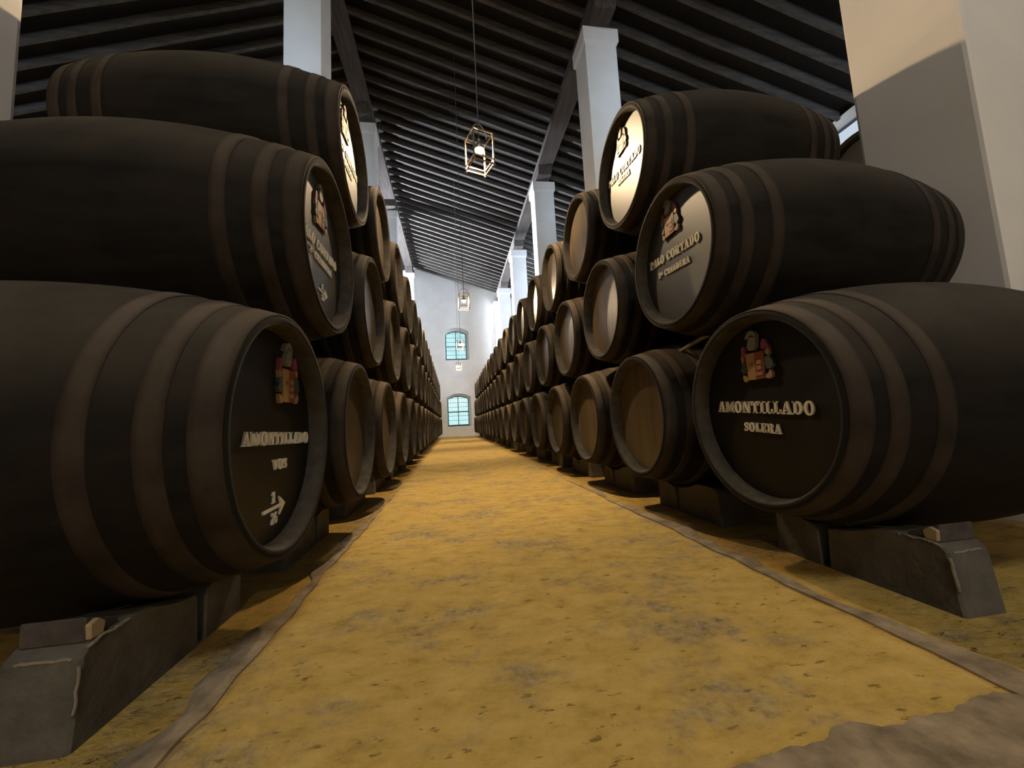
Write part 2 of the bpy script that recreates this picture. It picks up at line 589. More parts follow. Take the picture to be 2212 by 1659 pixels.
def make_far_barrel():
    bm = bmesh.new()
    pts, kinds = barrel_profile(12)
    lathe_x(bm, pts, 32, mi=kinds + [0])
    for a, b in HOOPS:
        add_hoop(bm, a, b, 32, 3)
    add_head(bm, True, 32, 4)
    add_head(bm, False, 32, 4)
    bmesh.ops.transform(bm, matrix=Matrix.Translation((0, 0, RB)), verts=bm.verts)
    return link('barrel', bm, [WOOD, CHIME, TAR, HOOP, BARE])

def copy_thing(root):
    r = root.copy()
    COL.objects.link(r)
    for ch in root.children:
        c = ch.copy()
        COL.objects.link(c)
        c.parent = r
        for g in ch.children:
            d = g.copy()
            COL.objects.link(d)
            d.parent = c
    return r

CREST = [  # material index, polygon in crest pixels (x right, y down), relief
    (6, [(640, 735), (1125, 715), (1120, 1445), (665, 1465)], 0.6),                       # dark ground of the shield
    (0, [(660, 760), (880, 752), (885, 1440), (690, 1440), (668, 1000)], 1.0),            # gold half
    (1, [(882, 752), (1105, 742), (1100, 1420), (882, 1438)], 1.0),                       # red half
    (5, [(935, 960), (1045, 955), (1045, 1050), (935, 1055)], 1.15),
    (5, [(935, 1110), (1045, 1105), (1045, 1195), (935, 1200)], 1.15),
    (5, [(905, 1260), (1060, 1255), (1060, 1340), (905, 1345)], 1.15),
    (1, [(770, 1010), (840, 1000), (840, 1075), (770, 1080)], 1.15),
    (3, [(730, 600), (770, 680), (890, 690), (950, 600), (965, 420), (920, 350), (800, 350), (765, 460)], 1.3),   # helmet
    (3, [(690, 355), (740, 380), (815, 300), (860, 285), (930, 330), (965, 420), (970, 300), (930, 215), (840, 178), (760, 220)], 1.3),  # curled plume
    (2, [(560, 560), (620, 545), (655, 640), (640, 735), (545, 740)], 1.0),
    (2, [(1060, 560), (1090, 460), (1150, 445), (1190, 540), (1245, 660), (1160, 740), (1060, 690)], 1.0),
    (1, [(545, 700), (650, 720), (655, 800), (600, 900), (530, 820)], 0.9),
    (5, [(530, 820), (600, 830), (605, 930), (545, 970)], 1.0),
    (0, [(1140, 700), (1215, 690), (1240, 780), (1215, 880), (1150, 820)], 1.0),
    (4, [(535, 960), (640, 960), (650, 1100), (640, 1260), (540, 1255), (500, 1150), (550, 1080)], 1.0),
    (4, [(1130, 880), (1240, 900), (1290, 1000), (1320, 1120), (1250, 1210), (1150, 1200), (1120, 1050)], 1.0),
    (0, [(560, 1290), (640, 1330), (690, 1400), (650, 1470), (590, 1480), (545, 1380)], 1.0),
    (5, [(1130, 1340), (1190, 1300), (1230, 1220), (1280, 1300), (1260, 1410), (1190, 1450), (1120, 1420)], 1.0),
]

def add_crest(root, uc, vtop, hgt, tilt):
    bm = bmesh.new()
    k = hgt / 1300.0
    kx = k * 1.33
    ct, st = math.cos(math.radians(tilt)), math.sin(math.radians(tilt))
    x0 = H0 + REC + 0.001
    for mi, poly, rel in CREST:
        pp = []
        for a, b in poly:
            u, v = (a - 890) * kx, -(b - 830) * k
            pp.append((-(uc + u * ct - v * st), vtop - hgt / 2 + u * st + v * ct + RB))
        prism(bm, pp, 0, x0, x0 - 0.013 * rel, mi)
    o = link('crest', bm, [GOLD, RED, PINK, GREY, TEAL, TAN, DARK], root)
    o['label'] = 'carved coat of arms in gold, red and pink'

def add_lettering(root, lines, arrow=None):
    x0 = H0 + REC + 0.001
    def line(polys, lab):
        bm = bmesh.new()
        for pp in polys:
            prism(bm, [(-u, v + RB) for u, v in pp], 0, x0, x0 - 0.0075)
        link('lettering', bm, CREAM, root)['label'] = lab
    for t, uc, vb, wd, ht, tilt in lines:
        for word in t.split(' '):                         # each word a part, set where it falls in its line
            line(text_polys(t, uc, vb, wd, ht, tilt, t.index(word), len(word)), 'raised cream letters reading %s' % word)
    if arrow:
        uc, vc, k, tilt = arrow
        ct, st = math.cos(math.radians(tilt)), math.sin(math.radians(tilt))
        polys = []
        for q in ([(-0.075, -0.005), (0.05, -0.005), (0.05, 0.004), (-0.075, 0.004)], [(0.035, -0.030), (0.078, 0.0), (0.035, 0.030), (0.048, 0.0)]):
            polys.append([(uc + k * (a * ct - b * st), vc + k * (a * st + b * ct)) for a, b in q])
        polys += text_polys('1', uc - 0.004, vc + 0.014 * k, 0.022 * k, 0.036 * k, 0)
        polys += text_polys('26', uc, vc - 0.050 * k, 0.040 * k, 0.036 * k, 0)
        line(polys, 'cream arrow with a number above and below it')

ORD = ('first second third fourth fifth sixth seventh eighth ninth tenth eleventh twelfth thirteenth fourteenth fifteenth sixteenth '
       'seventeenth eighteenth nineteenth twentieth twenty-first twenty-second twenty-third').split()
TIER = {1: 'bottom', 2: 'middle', 3: 'top'}
XL = {1: -0.5186, 2: -0.5187, 3: -0.5423}
XR = {1: 1.1286, 2: 1.1441, 3: 1.1696}
ZT = {1: 0.0051 + CZ, 2: 0.8317 + CZ, 3: 1.6786 + CZ}
YL = {1: 1.3626, 2: 1.832, 3: 2.3983}
YR = {1: 1.3551, 2: 1.8388, 3: 2.3631}
COUNT = {1: 20, 2: 19, 3: 18}
NEAR, MIDN = 3, 8

proto_black = make_barrel(True, True)
proto_near = make_barrel(False, True)
proto_mid = make_barrel(False, False)
proto_far = make_far_barrel()
used = set()

def take(proto):
    if proto.name not in used:
        used.add(proto.name)
        return proto
    return copy_thing(proto)

PAINTED = {
    ('left', 1): ('black barrel marked AMONTILLADO VOS over a fraction, nearest in left bottom tier',
                  [('AMONTILLADO', 0.055, -0.036, 0.49, 0.041, -1.0), ('VOS', 0.05, -0.116, 0.105, 0.033, -1)], (0.01, -0.233, 1.0, 2), (0.10, 0.315, 0.215, 0)),
    ('right', 1): ('black barrel marked AMONTILLADO SOLERA, nearest in right bottom tier',
                   [('AMONTILLADO', -0.021, -0.018, 0.475, 0.047, -3.4), ('SOLERA', -0.021, -0.092, 0.185, 0.036, -3.2)], None, (-0.006, 0.308, 0.200, -2)),
    ('left', 2): ('black barrel marked PALO CORTADO 2a CRIADERA with an arrow, nearest in left middle tier',
                  [('PALO CORTADO', -0.006, -0.013, 0.475, 0.045, 1.0), ('2a CRIADERA', 0.0, -0.07, 0.30, 0.032, -1)], (0.02, -0.192, 0.8, -2), (-0.02, 0.30, 0.205, 2)),
    ('right', 2): ('black barrel marked PALO CORTADO 2a CRIADERA, nearest in right middle tier',
                   [('PALO CORTADO', -0.042, 0.012, 0.475, 0.046, -4.5), ('2a CRIADERA', -0.045, -0.064, 0.30, 0.033, -4.5)], None, (-0.030, 0.333, 0.205, -3)),
    ('left', 3): ('glossy black barrel with crest and two lettered lines, nearest in left top tier',
                  [('PALO CORTADO', 0.02, 0.0, 0.475, 0.046, 2.0), ('SOLERA', 0.02, -0.07, 0.185, 0.034, 2)], None, (-0.06, 0.20 + 0.10, 0.205, 2)),
    ('right', 3): ('glossy black barrel marked PALO CORTADO SOLERA, nearest in right top tier',
                   [('PALO CORTADO', -0.040, 0.010, 0.50, 0.050, -7.0), ('SOLERA', -0.040, -0.050, 0.185, 0.036, -8)], None, (-0.020, 0.328, 0.185, -4)),
}

for side in ('left', 'right'):
    for tier in (1, 2, 3):
        for i in range(COUNT[tier]):
            if i == 0:
                o = take(proto_black)
                bits = PAINTED[(side, tier)]
                label = bits[0]
            else:
                o = take(proto_near if i <= NEAR else proto_mid if i <= MIDN else proto_far)
                tail = ' counting from the camera' if i > 2 else ''
                label = 'unmarked dark barrel, %s in the %s tier of the %s stack%s' % (ORD[i], TIER[tier], side, tail)
            drift = -0.0045 * max(0, i - 3)
            if side == 'left':
                o.location = (XL[tier] - BL / 2 + drift, YL[tier] + i, ZT[tier] - RB)
                o.rotation_euler = (0, 0, PI)
            else:
                o.location = (XR[tier] + BL / 2 + drift, YR[tier] + i, ZT[tier] - RB)
                o.rotation_euler = (0, 0, 0)
            tag(o, label, 'barrel', 'stacked barrels, %s tier of %s stack' % (TIER[tier], side))
            if i == 0:
                # a painted barrel of its own: lettering and crest as parts
                kx = (abs(XL[tier] if side == 'left' else XR[tier]) + REC - 0.008) / (abs(XL[tier] if side == 'left' else XR[tier]) + 0.05)
                cy, cz = (YL[tier] if side == 'left' else YR[tier]), ZT[tier] - CZ
                def slide(u, v):
                    u = kx * (cy + u) - cy if side == 'left' else cy - kx * (cy - u)
                    return u, kx * (cz + v) - cz
                if tier == 1:
                    for ch in o.children:
                        if ch.data.materials[0] == BLACK:
                            ch.data.materials[0] = MATT
                            ch['label'] = 'dull black painted head'
                add_lettering(o, [(t, *slide(u, v), wd * kx, ht * kx, tl) for t, u, v, wd, ht, tl in bits[1]],
                              bits[2] and (*slide(*bits[2][:2]), *bits[2][2:]))
                cu, cv, ch, ct_ = bits[3]
                add_crest(o, *slide(cu, cv), ch * kx, ct_)
                if (side, tier) != ('right', 3):
                    proto_black = make_barrel(True, True)

# the row behind the right stack: only its end shows past the white pillar
BACKX, BDY, BDZ = 3.42, 0.26, 0.22
proto_heads = [ch.data for ch in proto_mid.children if ch.name.startswith('head')]
DARK_HEAD = proto_heads[0].copy()
DARK_HEAD.materials[0] = MATT
for tier, n in ((1, 3), (2, 2), (3, 1)):
    for i in range(n):
        o = copy_thing(proto_mid)
        for ch in o.children:
            if ch.name.startswith('head'):
                ch.data = DARK_HEAD if ch.data == proto_heads[0] else ch.data
        o.location = (BACKX + BL / 2, YR[tier] + BDY + i, ZT[tier] - RB + BDZ)
        o.rotation_euler = (0, 0, 0)
        tag(o, 'dark barrel behind the right pillars, %s in %s tier of the next row' % (ORD[i], TIER[tier]), 'barrel', 'barrels of the next row')

bm = bmesh.new()
for x_ in (BACKX + 0.30, BACKX + BL - 0.42):
    box(bm, x_, x_ + 0.12, 0.9, 4.3, -0.012, ZT[1] + BDZ - rad(0.36) - 0.002)
struct(link('trim_4', bm, BLOCK))

# ------------------------------------------------------------------ stones and chocks under the bottom tier
def barrel_under(x_off, dy):
    r = rad(x_off)
    return 0.0 if abs(dy) >= r else -math.sqrt(r * r - dy * dy)

def make_stone(x_off, y0, y1, wid=0.145, top=-0.415, name='support_stone', skew=0.02):
    """local origin: floor below the barrel's centre line, x from the front head inwards"""
    zc = ZT[1]
    bm = bmesh.new()
    n = 14
    prof = []
    for k in range(n + 1):
        dy = y0 + (y1 - y0) * k / n
        z = min(top, min(barrel_under(x_off - wid / 2, dy), barrel_under(x_off + wid / 2, dy)) - 0.004)
        if k == 0:
            z -= 0.02
        prof.append((dy, zc + z))
    base = [(y1 + skew * 0.5, -0.012), (y0 - skew, -0.012)]
    prism(bm, prof + base, 0, x_off - wid / 2, x_off + wid / 2)
    bmesh.ops.bevel(bm, geom=[e for e in bm.edges], offset=0.006, segments=1, affect='EDGES')
    return link(name, bm, BLOCK)

stoneA = make_stone(0.325, -0.385, -0.012)
stoneB = make_stone(0.325, 0.030, 0.230, skew=0.006)
first = {'A': True, 'B': True}
near_stones = []
for side in ('left', 'right'):
    for i in range(COUNT[1]):
        drift = -0.0045 * max(0, i - 3)
        for kind, st in (('A', stoneA), ('B', stoneB)):
            near_side = (kind == 'A') if side == 'right' else None
            o = st if first[kind] else st.copy()
            if first[kind]:
                first[kind] = False
            else:
                COL.objects.link(o)
            if side == 'right':
                o.location = (XR[1] + drift, YR[1] + i, 0)
                o.scale = (1, 1, 1)
            else:
                o.location = (XL[1] + drift, YL[1] + i, 0)
                o.scale = (-1, 1, 1)
            if i == 0 and kind == 'A':
                near_stones.append(o)
            who = 'AMONTILLADO barrel' if i == 0 else '%s bottom barrel' % ORD[i]
            tag(o, '%s grey stone under the %s of the %s stack' % ('long cradle' if kind == 'A' else 'short rear', who, side), 'stone block', 'stones carrying the %s stack' % side)

def wedge(loc, sgn, label):
    """dark timber wedge lying on the stone against the barrel, its pale end grain towards the aisle"""
    bm = bmesh.new()
    prism(bm, [(-0.035, 0), (0.05, 0), (0.05, 0.016), (-0.035, 0.052)], 0, -0.06, 0.06)
    bmesh.ops.bevel(bm, geom=list(bm.edges), offset=0.003, segments=1, affect='EDGES')
    o = link('wooden_wedge', bm, BEAM)
    o.location = loc
    tag(o, label, 'wedge')
    bm = bmesh.new()
    prism(bm, [(-0.033, 0.003), (0.0, 0.003), (0.004, 0.028), (-0.016, 0.043), (-0.036, 0.036)], 0, sgn * 0.058, sgn * 0.070)
    bmesh.ops.bevel(bm, geom=list(bm.edges), offset=0.003, segments=1, affect='EDGES')
    e = link('end_grain', bm, STICK, o)
    e['label'] = 'pale broken end of the wedge'
wedge((XR[1] + 0.325, YR[1] - 0.330, CZ - 0.413), -1, 'dark wooden wedge with a pale end on the stone under the AMONTILLADO SOLERA barrel')
wedge((XL[1] - 0.325, YL[1] - 0.330, CZ - 0.413), 1, 'dark wooden wedge with a pale end on the stone under the AMONTILLADO VOS barrel')

# lime mortar showing along the edges of the two nearest stones
MORTAR = plain('lime_mortar', (0.22, 0.185, 0.14), 0.9)
for so in near_stones:
    bm = bmesh.new()
    zt, ye, xa = ZT[1] - 0.418, -0.385, 0.2525
    for p0, p1, n_ in (((xa, ye - 0.013, zt - 0.12), (xa, ye - 0.005, zt - 0.035), 6), ((xa + 0.015, ye + 0.0005, zt - 0.021), (xa + 0.12, ye + 0.001, zt - 0.020), 9),
                       ((xa + 0.001, ye + 0.015, zt - 0.006), (xa + 0.001, ye + 0.045, zt + 0.0005), 4), ((xa + 0.001, ye + 0.045, zt + 0.0005), (xa + 0.001, ye + 0.125, zt + 0.0005), 8)):
        pts = []
        for k in range(n_ + 1):
            f_ = k / n_
            pts.append(tuple(p0[j] + (p1[j] - p0[j]) * f_ + random.uniform(-0.0022, 0.0022) for j in range(3)))
        tube(bm, pts, random.uniform(0.0028, 0.0045), 6)
    link('mortar', bm, MORTAR, so)['label'] = 'pale lime mortar along the stone edge'

bm = bmesh.new()
tube(bm, [(0, 0, 0), (0.004, 0.12, -0.016), (-0.002, 0.27, -0.035), (0, 0.45, -0.062)], 0.011, 7)
o = link('wooden_stick', bm, STICK)
o.location = (1.36, 1.70, CZ + 0.437)
tag(o, 'thin pale stick wedged between the two nearest bottom barrels of the right stack', 'stick')

# ------------------------------------------------------------------ floor, kerbs
XE0, XE1 = -16.0, 8.0            # outer walls
YB, YEND = -16.0, 22.3

def wav(y, seed, a=0.012):
    return a * (math.sin(y * 5.1 + seed) * 0.5 + math.sin(y * 11.7 + seed * 2.3) * 0.35 + math.sin(y * 27.3 + seed * 4.1) * 0.25)

bm = bmesh.new()
f = bm.faces.new([bm.verts.new(v) for v in ((XE0, YB, -0.005), (XE1, YB, -0.005), (XE1, YEND + 0.6, -0.005), (XE0, YEND + 0.6, -0.005))])
f.material_index = 1
n = 420
rows = []
for k in range(n + 1):
    y = 0.62 + (YEND - 0.62) * (k / n) ** 1.5
    xl, xr = -0.553 + wav(y, 1.0) - 0.0035 * max(0, y - 3), 1.098 + wav(y, 4.0) - 0.0035 * max(0, y - 3)
    rows.append([bm.verts.new((xl, y, -0.012)), bm.verts.new((xl, y, -0.003)), bm.verts.new((xl + 0.02, y, 0.0)), bm.verts.new((xr - 0.02, y, 0.0)), bm.verts.new((xr, y, -0.003)), bm.verts.new((xr, y, -0.012))])
for a, b in zip(rows, rows[1:]):
    for j in range(5):
        bm.faces.new((a[j], a[j + 1], b[j + 1], b[j]))
x0 = rows[0]
front = [bm.verts.new((v.co.x, -1.5, 0.0 if 1 < i < 4 else v.co.z)) for i, v in enumerate(x0)]
for j in range(5):
    bm.faces.new((front[j], front[j + 1], x0[j + 1], x0[j]))
struct(link('floor', bm, [SAND, SAND_SHADE]))

def kerb(name, side, seed):
    bm = bmesh.new()
    n = 420
    prev = None
    for k in range(n + 1):
        y = 0.68 + (3.9 - 0.68) * (k / n) ** 1.3
        tp = max(0.0, min(1.0, (3.9 - y) / 1.6)) ** 0.7        # the worn kerb runs out under the sand
        d = -0.0035 * max(0, y - 3)
        if side > 0:
            a = 1.098 + wav(y, 4.0) + d + 0.010 + abs(wav(y, seed, 0.008))
            b = a + 0.002 + (0.085 + wav(y * 0.9, seed + 2, 0.05)) * tp
        else:
            a = -0.553 + wav(y, 1.0) + d - 0.010 - abs(wav(y, seed, 0.008))
            b = a - 0.002 - (0.075 + wav(y * 0.9, seed + 2, 0.05)) * tp
        h = -0.003 + (0.004 + abs(wav(y, seed + 5, 0.006))) * tp
        ring = [bm.verts.new((a, y, -0.012)), bm.verts.new((a, y, h * 0.6)), bm.verts.new((a * 0.7 + b * 0.3, y, h)), bm.verts.new((a * 0.3 + b * 0.7, y, h * 0.8)), bm.verts.new((b, y, -0.012))]
        if prev:
            for j in range(4):
                bm.faces.new((prev[j], prev[j + 1], ring[j + 1], ring[j]))
        prev = ring
    return struct(link(name, bm, KERB))
kerb('trim_1', -1, 0.7)
kerb('trim_2', 1, 3.1)

# worn stone threshold across the mouth of the aisle
bm = bmesh.new()
top, bot = [], []
n = 160
for k in range(n + 1):
    x = 0.16 + (3.6 - 0.16) * k / n
    y = 0.692 + wav(x * 1.3, 2.0, 0.028) + wav(x * 4.1, 5.0, 0.012) - 0.10 * max(0, 0.4 - x)
    top.append((x, y))
va = [bm.verts.new((x, y, -0.012)) for x, y in top]
vb = [bm.verts.new((x, y - 0.012, 0.006)) for x, y in top]
vc = [bm.verts.new((x, y - 0.25, 0.009)) for x, y in top]
vd = [bm.verts.new((x, -1.4, 0.009)) for x, y in top]
for r0, r1 in ((va, vb), (vb, vc), (vc, vd)):
    for k in range(n):
        bm.faces.new((r0[k], r0[k + 1], r1[k + 1], r1[k]))
struct(link('trim_3', bm, KERB))

# ------------------------------------------------------------------ walls
def roof_z(x):
    return CZ + 9.05 - 0.325 * abs(x + 1.98)

WX0, WX1 = -0.375, 1.015
WIN = [(0.53, 2.20, 2.42), (4.34, 5.99, 6.22)]        # sill, springing, crown of the two openings (floor = 0)

def arch(x0, x1, zs, zc, n=16):
    """points along a segmental arch from x0 to x1"""
    w_, h_ = (x1 - x0) / 2, zc - zs
    r = (w_ * w_ + h_ * h_) / (2 * h_)
    cx, cz = (x0 + x1) / 2, zc - r
    a = math.asin(w_ / r)
    return [(cx + r * math.sin(-a + 2 * a * k / n), cz + r * math.cos(-a + 2 * a * k / n)) for k in range(n + 1)]

bm = bmesh.new()
def face(pts, y=YEND):
    return bm.faces.new([bm.verts.new((x, y, z)) for x, z in pts])
face([(XE0, -0.012), (WX0, -0.012), (WX0, roof_z(WX0) + 0.17), (-1.98, roof_z(-1.98) + 0.17), (XE0, roof_z(XE0) + 0.17)])
face([(WX1, -0.012), (XE1, -0.012), (XE1, roof_z(XE1) + 0.17), (WX1, roof_z(WX1) + 0.17)])
face([(WX0, -0.012), (WX1, -0.012), (WX1, WIN[0][0]), (WX0, WIN[0][0])])
a0 = arch(WX0, WX1, WIN[0][1], WIN[0][2])
for p0, p1 in zip(a0, a0[1:]):
    face([p0, p1, (p1[0], WIN[1][0]), (p0[0], WIN[1][0])])
a1 = arch(WX0, WX1, WIN[1][1], WIN[1][2])
for p0, p1 in zip(a1, a1[1:]):
    face([p0, p1, (p1[0], roof_z(p1[0]) + 0.17), (p0[0], roof_z(p0[0]) + 0.17)])
IN = []
for sill, spr, crown in WIN:
    ix0, ix1 = WX0 + 0.055, WX1 - 0.13
    outer = [(WX0, sill)] + arch(WX0, WX1, spr, crown) + [(WX1, sill)]
    inn = [(ix0, sill + 0.05)] + arch(ix0, ix1, spr - 0.09, crown - 0.12) + [(ix1, sill + 0.05)]
    IN.append((ix0, ix1, sill + 0.05, spr - 0.09, crown - 0.12))
    A = [bm.verts.new((x, YEND, z)) for x, z in outer]
    B = [bm.verts.new((x, YEND + 0.42, z)) for x, z in inn]
    C_ = [bm.verts.new((x, YEND + 0.60, z)) for x, z in inn]
    for P_, Q in ((A, B), (B, C_)):
        for k in range(len(P_)):
            j = (k + 1) % len(P_)
            bm.faces.new((P_[k], P_[j], Q[j], Q[k]))
struct(link('wall_far', bm, PLASTER))

def window(name, dims, y):
    x0, x1, z0, zs, zc = dims
    fw = 0.045
    bm = bmesh.new()
    outer = [(x0, z0)] + arch(x0, x1, zs, zc) + [(x1, z0)]
    inn = [(x0 + fw, z0 + fw)] + arch(x0 + fw, x1 - fw, zs, zc - fw) + [(x1 - fw, z0 + fw)]
    n = len(outer)
    for yy0, yy1 in ((y, y + 0.06),):
        A = [bm.verts.new((p[0], yy0, p[1])) for p in outer]
        B = [bm.verts.new((p[0], yy0, p[1])) for p in inn]
        C_ = [bm.verts.new((p[0], yy1, p[1])) for p in outer]
        D = [bm.verts.new((p[0], yy1, p[1])) for p in inn]
        for k in range(n):
            j = (k + 1) % n
            for q in ((A[k], A[j], B[j], B[k]), (C_[k], D[k], D[j], C_[j]), (B[k], B[j], D[j], D[k]), (A[k], C_[k], C_[j], A[j])):
                bm.faces.new(q)
    cx = (x0 + x1) / 2
    box(bm, cx - 0.02, cx + 0.02, y + 0.003, y + 0.055, z0 + fw, zc - fw)
    zt = z0 + (zc - z0) * 0.47
    box(bm, x0 + fw, x1 - fw, y + 0.005, y + 0.05, zt - 0.025, zt + 0.025)
    box(bm, x0 + fw, x1 - fw, y + 0.004, y + 0.052, z0 + fw, z0 + fw + 0.045)
    o = struct(link(name, bm, FRAME))
    bm = bmesh.new()
    pts = [(x0 + 0.01, z0 + 0.01)] + arch(x0 + 0.01, x1 - 0.01, zs, zc - 0.01) + [(x1 - 0.01, z0 + 0.01)]
    prism(bm, pts, 1, y + 0.024, y + 0.030)
    link('window_pane', bm, PANE, o)
    bm = bmesh.new()
    yy = y + 0.16
    k = 0
    z = z0 + 0.06
    while z < zc + 0.05:
        box(bm, x0 - 0.05, x1 + 0.05, yy, yy + 0.012, z, z + (0.014 if k % 3 else 0.032))
        z += 0.085
        k += 1
    x = x0 + 0.05
    while x < x1:
        box(bm, x, x + 0.014, yy + 0.012, yy + 0.024, z0 - 0.02, zc + 0.05)
        x += 0.105
    link('window_lattice', bm, GRILLE, o)
    return o
window('window_1', IN[0], YEND + 0.42)
window('window_2', IN[1], YEND + 0.42)

def wall_x(name, x, openings, sgn):
    """outer wall in a plane of constant x with rectangular openings (y0, y1, z0, z1)"""
    bm = bmesh.new()
    zt = roof_z(x) + 0.05
    ys = sorted({YB, YEND + 0.6} | {v for o in openings for v in o[:2]})
    for a, b in zip(ys, ys[1:]):
        op = [o for o in openings if o[0] <= a and o[1] >= b]
        spans = [(-0.012, zt)] if not op else [(-0.012, op[0][2]), (op[0][3], zt)]
        for z0, z1 in spans:
            box(bm, min(x, x + 0.3 * sgn), max(x, x + 0.3 * sgn), a, b, z0, z1)
    return struct(link(name, bm, PLASTER))
OPR = [(4.6, 7.4, 4.2, CZ + 5.68), (11.6, 14.4, 3.9, 5.4)]
OPL = [(18.0, 20.8, 2.5, 4.1)]
wall_x('wall_right', XE1, OPR, 1)
wall_x('wall_left', XE0, OPL, -1)
bm = bmesh.new()
box(bm, XE0, XE1, YB - 0.3, YB, -0.012, 10.2)
struct(link('wall_back', bm, PLASTER))
bm = bmesh.new()
box(bm, XE0, XE1, -7.2, -6.9, -0.012, 2.45)      # added unseen partition, its open band shaping the rear lamps' light
for xa in (XE0, -2.3, 2.7, XE1 - 0.3):
    box(bm, xa, xa + 0.3, -7.2, -6.9, 2.45, 3.7)
box(bm, XE0, XE1, -7.2, -6.9, 3.7, 9.7)
struct(link('rear_light_baffle', bm, PLASTER))

def side_window(name, x, o, sgn):
    bm = bmesh.new()
    y0, y1, z0, z1 = o
    xa, xb = x + 0.12 * sgn, x + 0.18 * sgn
    xa, xb = min(xa, xb), max(xa, xb)
    for q in ((y0, y0 + 0.05, z0, z1), (y1 - 0.05, y1, z0, z1), (y0, y1, z0, z0 + 0.05), (y0, y1, z1 - 0.05, z1), ((y0 + y1) / 2 - 0.02, (y0 + y1) / 2 + 0.02, z0, z1)):
        box(bm, xa, xb, *q)
    r = struct(link(name, bm, FRAME))
    bm = bmesh.new()
    box(bm, (xa + xb) / 2 - 0.004, (xa + xb) / 2 + 0.004, y0 + 0.03, y1 - 0.03, z0 + 0.03, z1 - 0.03)
    link('window_pane', bm, LITPANE, r)
side_window('window_3', XE1, OPR[0], 1)
side_window('added_window_right', XE1, OPR[1], 1)  # unseen window added around the right fill lamp
side_window('added_window_left', XE0, OPL[0], -1)  # unseen window added around the left fill lamp

# roof boarding: two slopes meeting over the left row of pillars
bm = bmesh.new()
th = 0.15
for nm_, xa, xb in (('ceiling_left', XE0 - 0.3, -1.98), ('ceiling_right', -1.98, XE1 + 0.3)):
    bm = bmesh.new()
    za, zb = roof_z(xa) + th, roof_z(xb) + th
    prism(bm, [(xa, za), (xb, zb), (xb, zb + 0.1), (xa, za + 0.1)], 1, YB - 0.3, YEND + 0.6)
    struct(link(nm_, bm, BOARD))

# ------------------------------------------------------------------ rafters and beams
def rafter(y, right):
    bm = bmesh.new()
    L_ = (XE1 + 1.98) if right else 8.6
    g = 0.325
    w_ = 0.036
    # local: x runs down the slope from the ridge, z = 0 at underside of the rafter at the ridge
    s = 1 if right else -1
    n = 10
    prev = None
    for k in range(n + 1):
        x = 0.02 + (L_ - 0.02) * k / n
        jz, jy = random.uniform(-0.008, 0.008), random.uniform(-0.01, 0.01)
        ring = [bm.verts.new((s * x, jy - w_, -g * x + jz)), bm.verts.new((s * x, jy + w_, -g * x + jz)), bm.verts.new((s * x, jy + w_, -g * x + th)), bm.verts.new((s * x, jy - w_, -g * x + th))]
        if prev:
            for j in range(4):
                bm.faces.new((prev[j], prev[(j + 1) % 4], ring[(j + 1) % 4], ring[j]))
        else:
            bm.faces.new(ring)
        prev = ring
    bm.faces.new(prev[::-1])
    o = link('rafter', bm, RAFTER)
    o.location = (-1.98, y, CZ + 9.05)
    return o

ys = [10.54 + 0.42 * k for k in range(-17, 28)]
for k, y in enumerate(reversed(ys)):
    if k < len(ORD):
        t_ = 'dark roof rafter over the aisle, %s from the end wall' % ORD[k]
    else:
        t_ = 'dark roof rafter over the aisle, %s from the near end of the roof in view' % ORD[len(ys) - 1 - k]
    tag(rafter(y, True), t_, 'rafter', 'rafters sloping down to the right')
ys = [1.72 + 0.42 * k for k in range(22)]
for k, y in enumerate(ys):
    tag(rafter(y, False), 'dark roof rafter sloping down behind the left stack, %s from the camera' % ORD[k], 'rafter', 'rafters sloping down to the left')

def beam(x0, x1, z0, z1, pil, label):
    r = empty('roof_beam', ((x0 + x1) / 2, 0, z0))
    cx = (x0 + x1) / 2
    bm = bmesh.new()
    w_ = (x1 - x0) / 2
    box(bm, -w_, w_, YB, YEND, 0.0, z1 - z0, bev=0.012)
    link('timber', bm, BEAM, r)
    for y in pil:
        bm = bmesh.new()
        a, b = max(YB, y - 0.75), min(YEND - 0.01, y + 0.75)
        prism(bm, [(a, 0), (a + 0.12, -0.19), (b - 0.12, -0.19), (b, 0)], 0, -w_ * 0.92, w_ * 0.92)
        link('bolster', bm, BEAM, r)
    return tag(r, label, 'beam')

PR = [-3.1, 1.44, 6.06, 10.61, 15.16, 19.71]
PLft = [-3.1, 1.44, 6.06, 10.61, 15.16]
ZCR, ZCL = CZ + 7.04, CZ + 8.58
beam(2.63, 3.05, ZCR + 0.19, roof_z(3.05) - 0.01, [y + 0.3 for y in PR] + [22.0], 'dark timber beam along the tops of the right pillars')
beam(-2.34, -1.92, ZCL + 0.19, roof_z(-2.34) - 0.01, [y + 0.3 for y in PLft] + [21.8], 'dark timber beam along the tops of the left pillars')

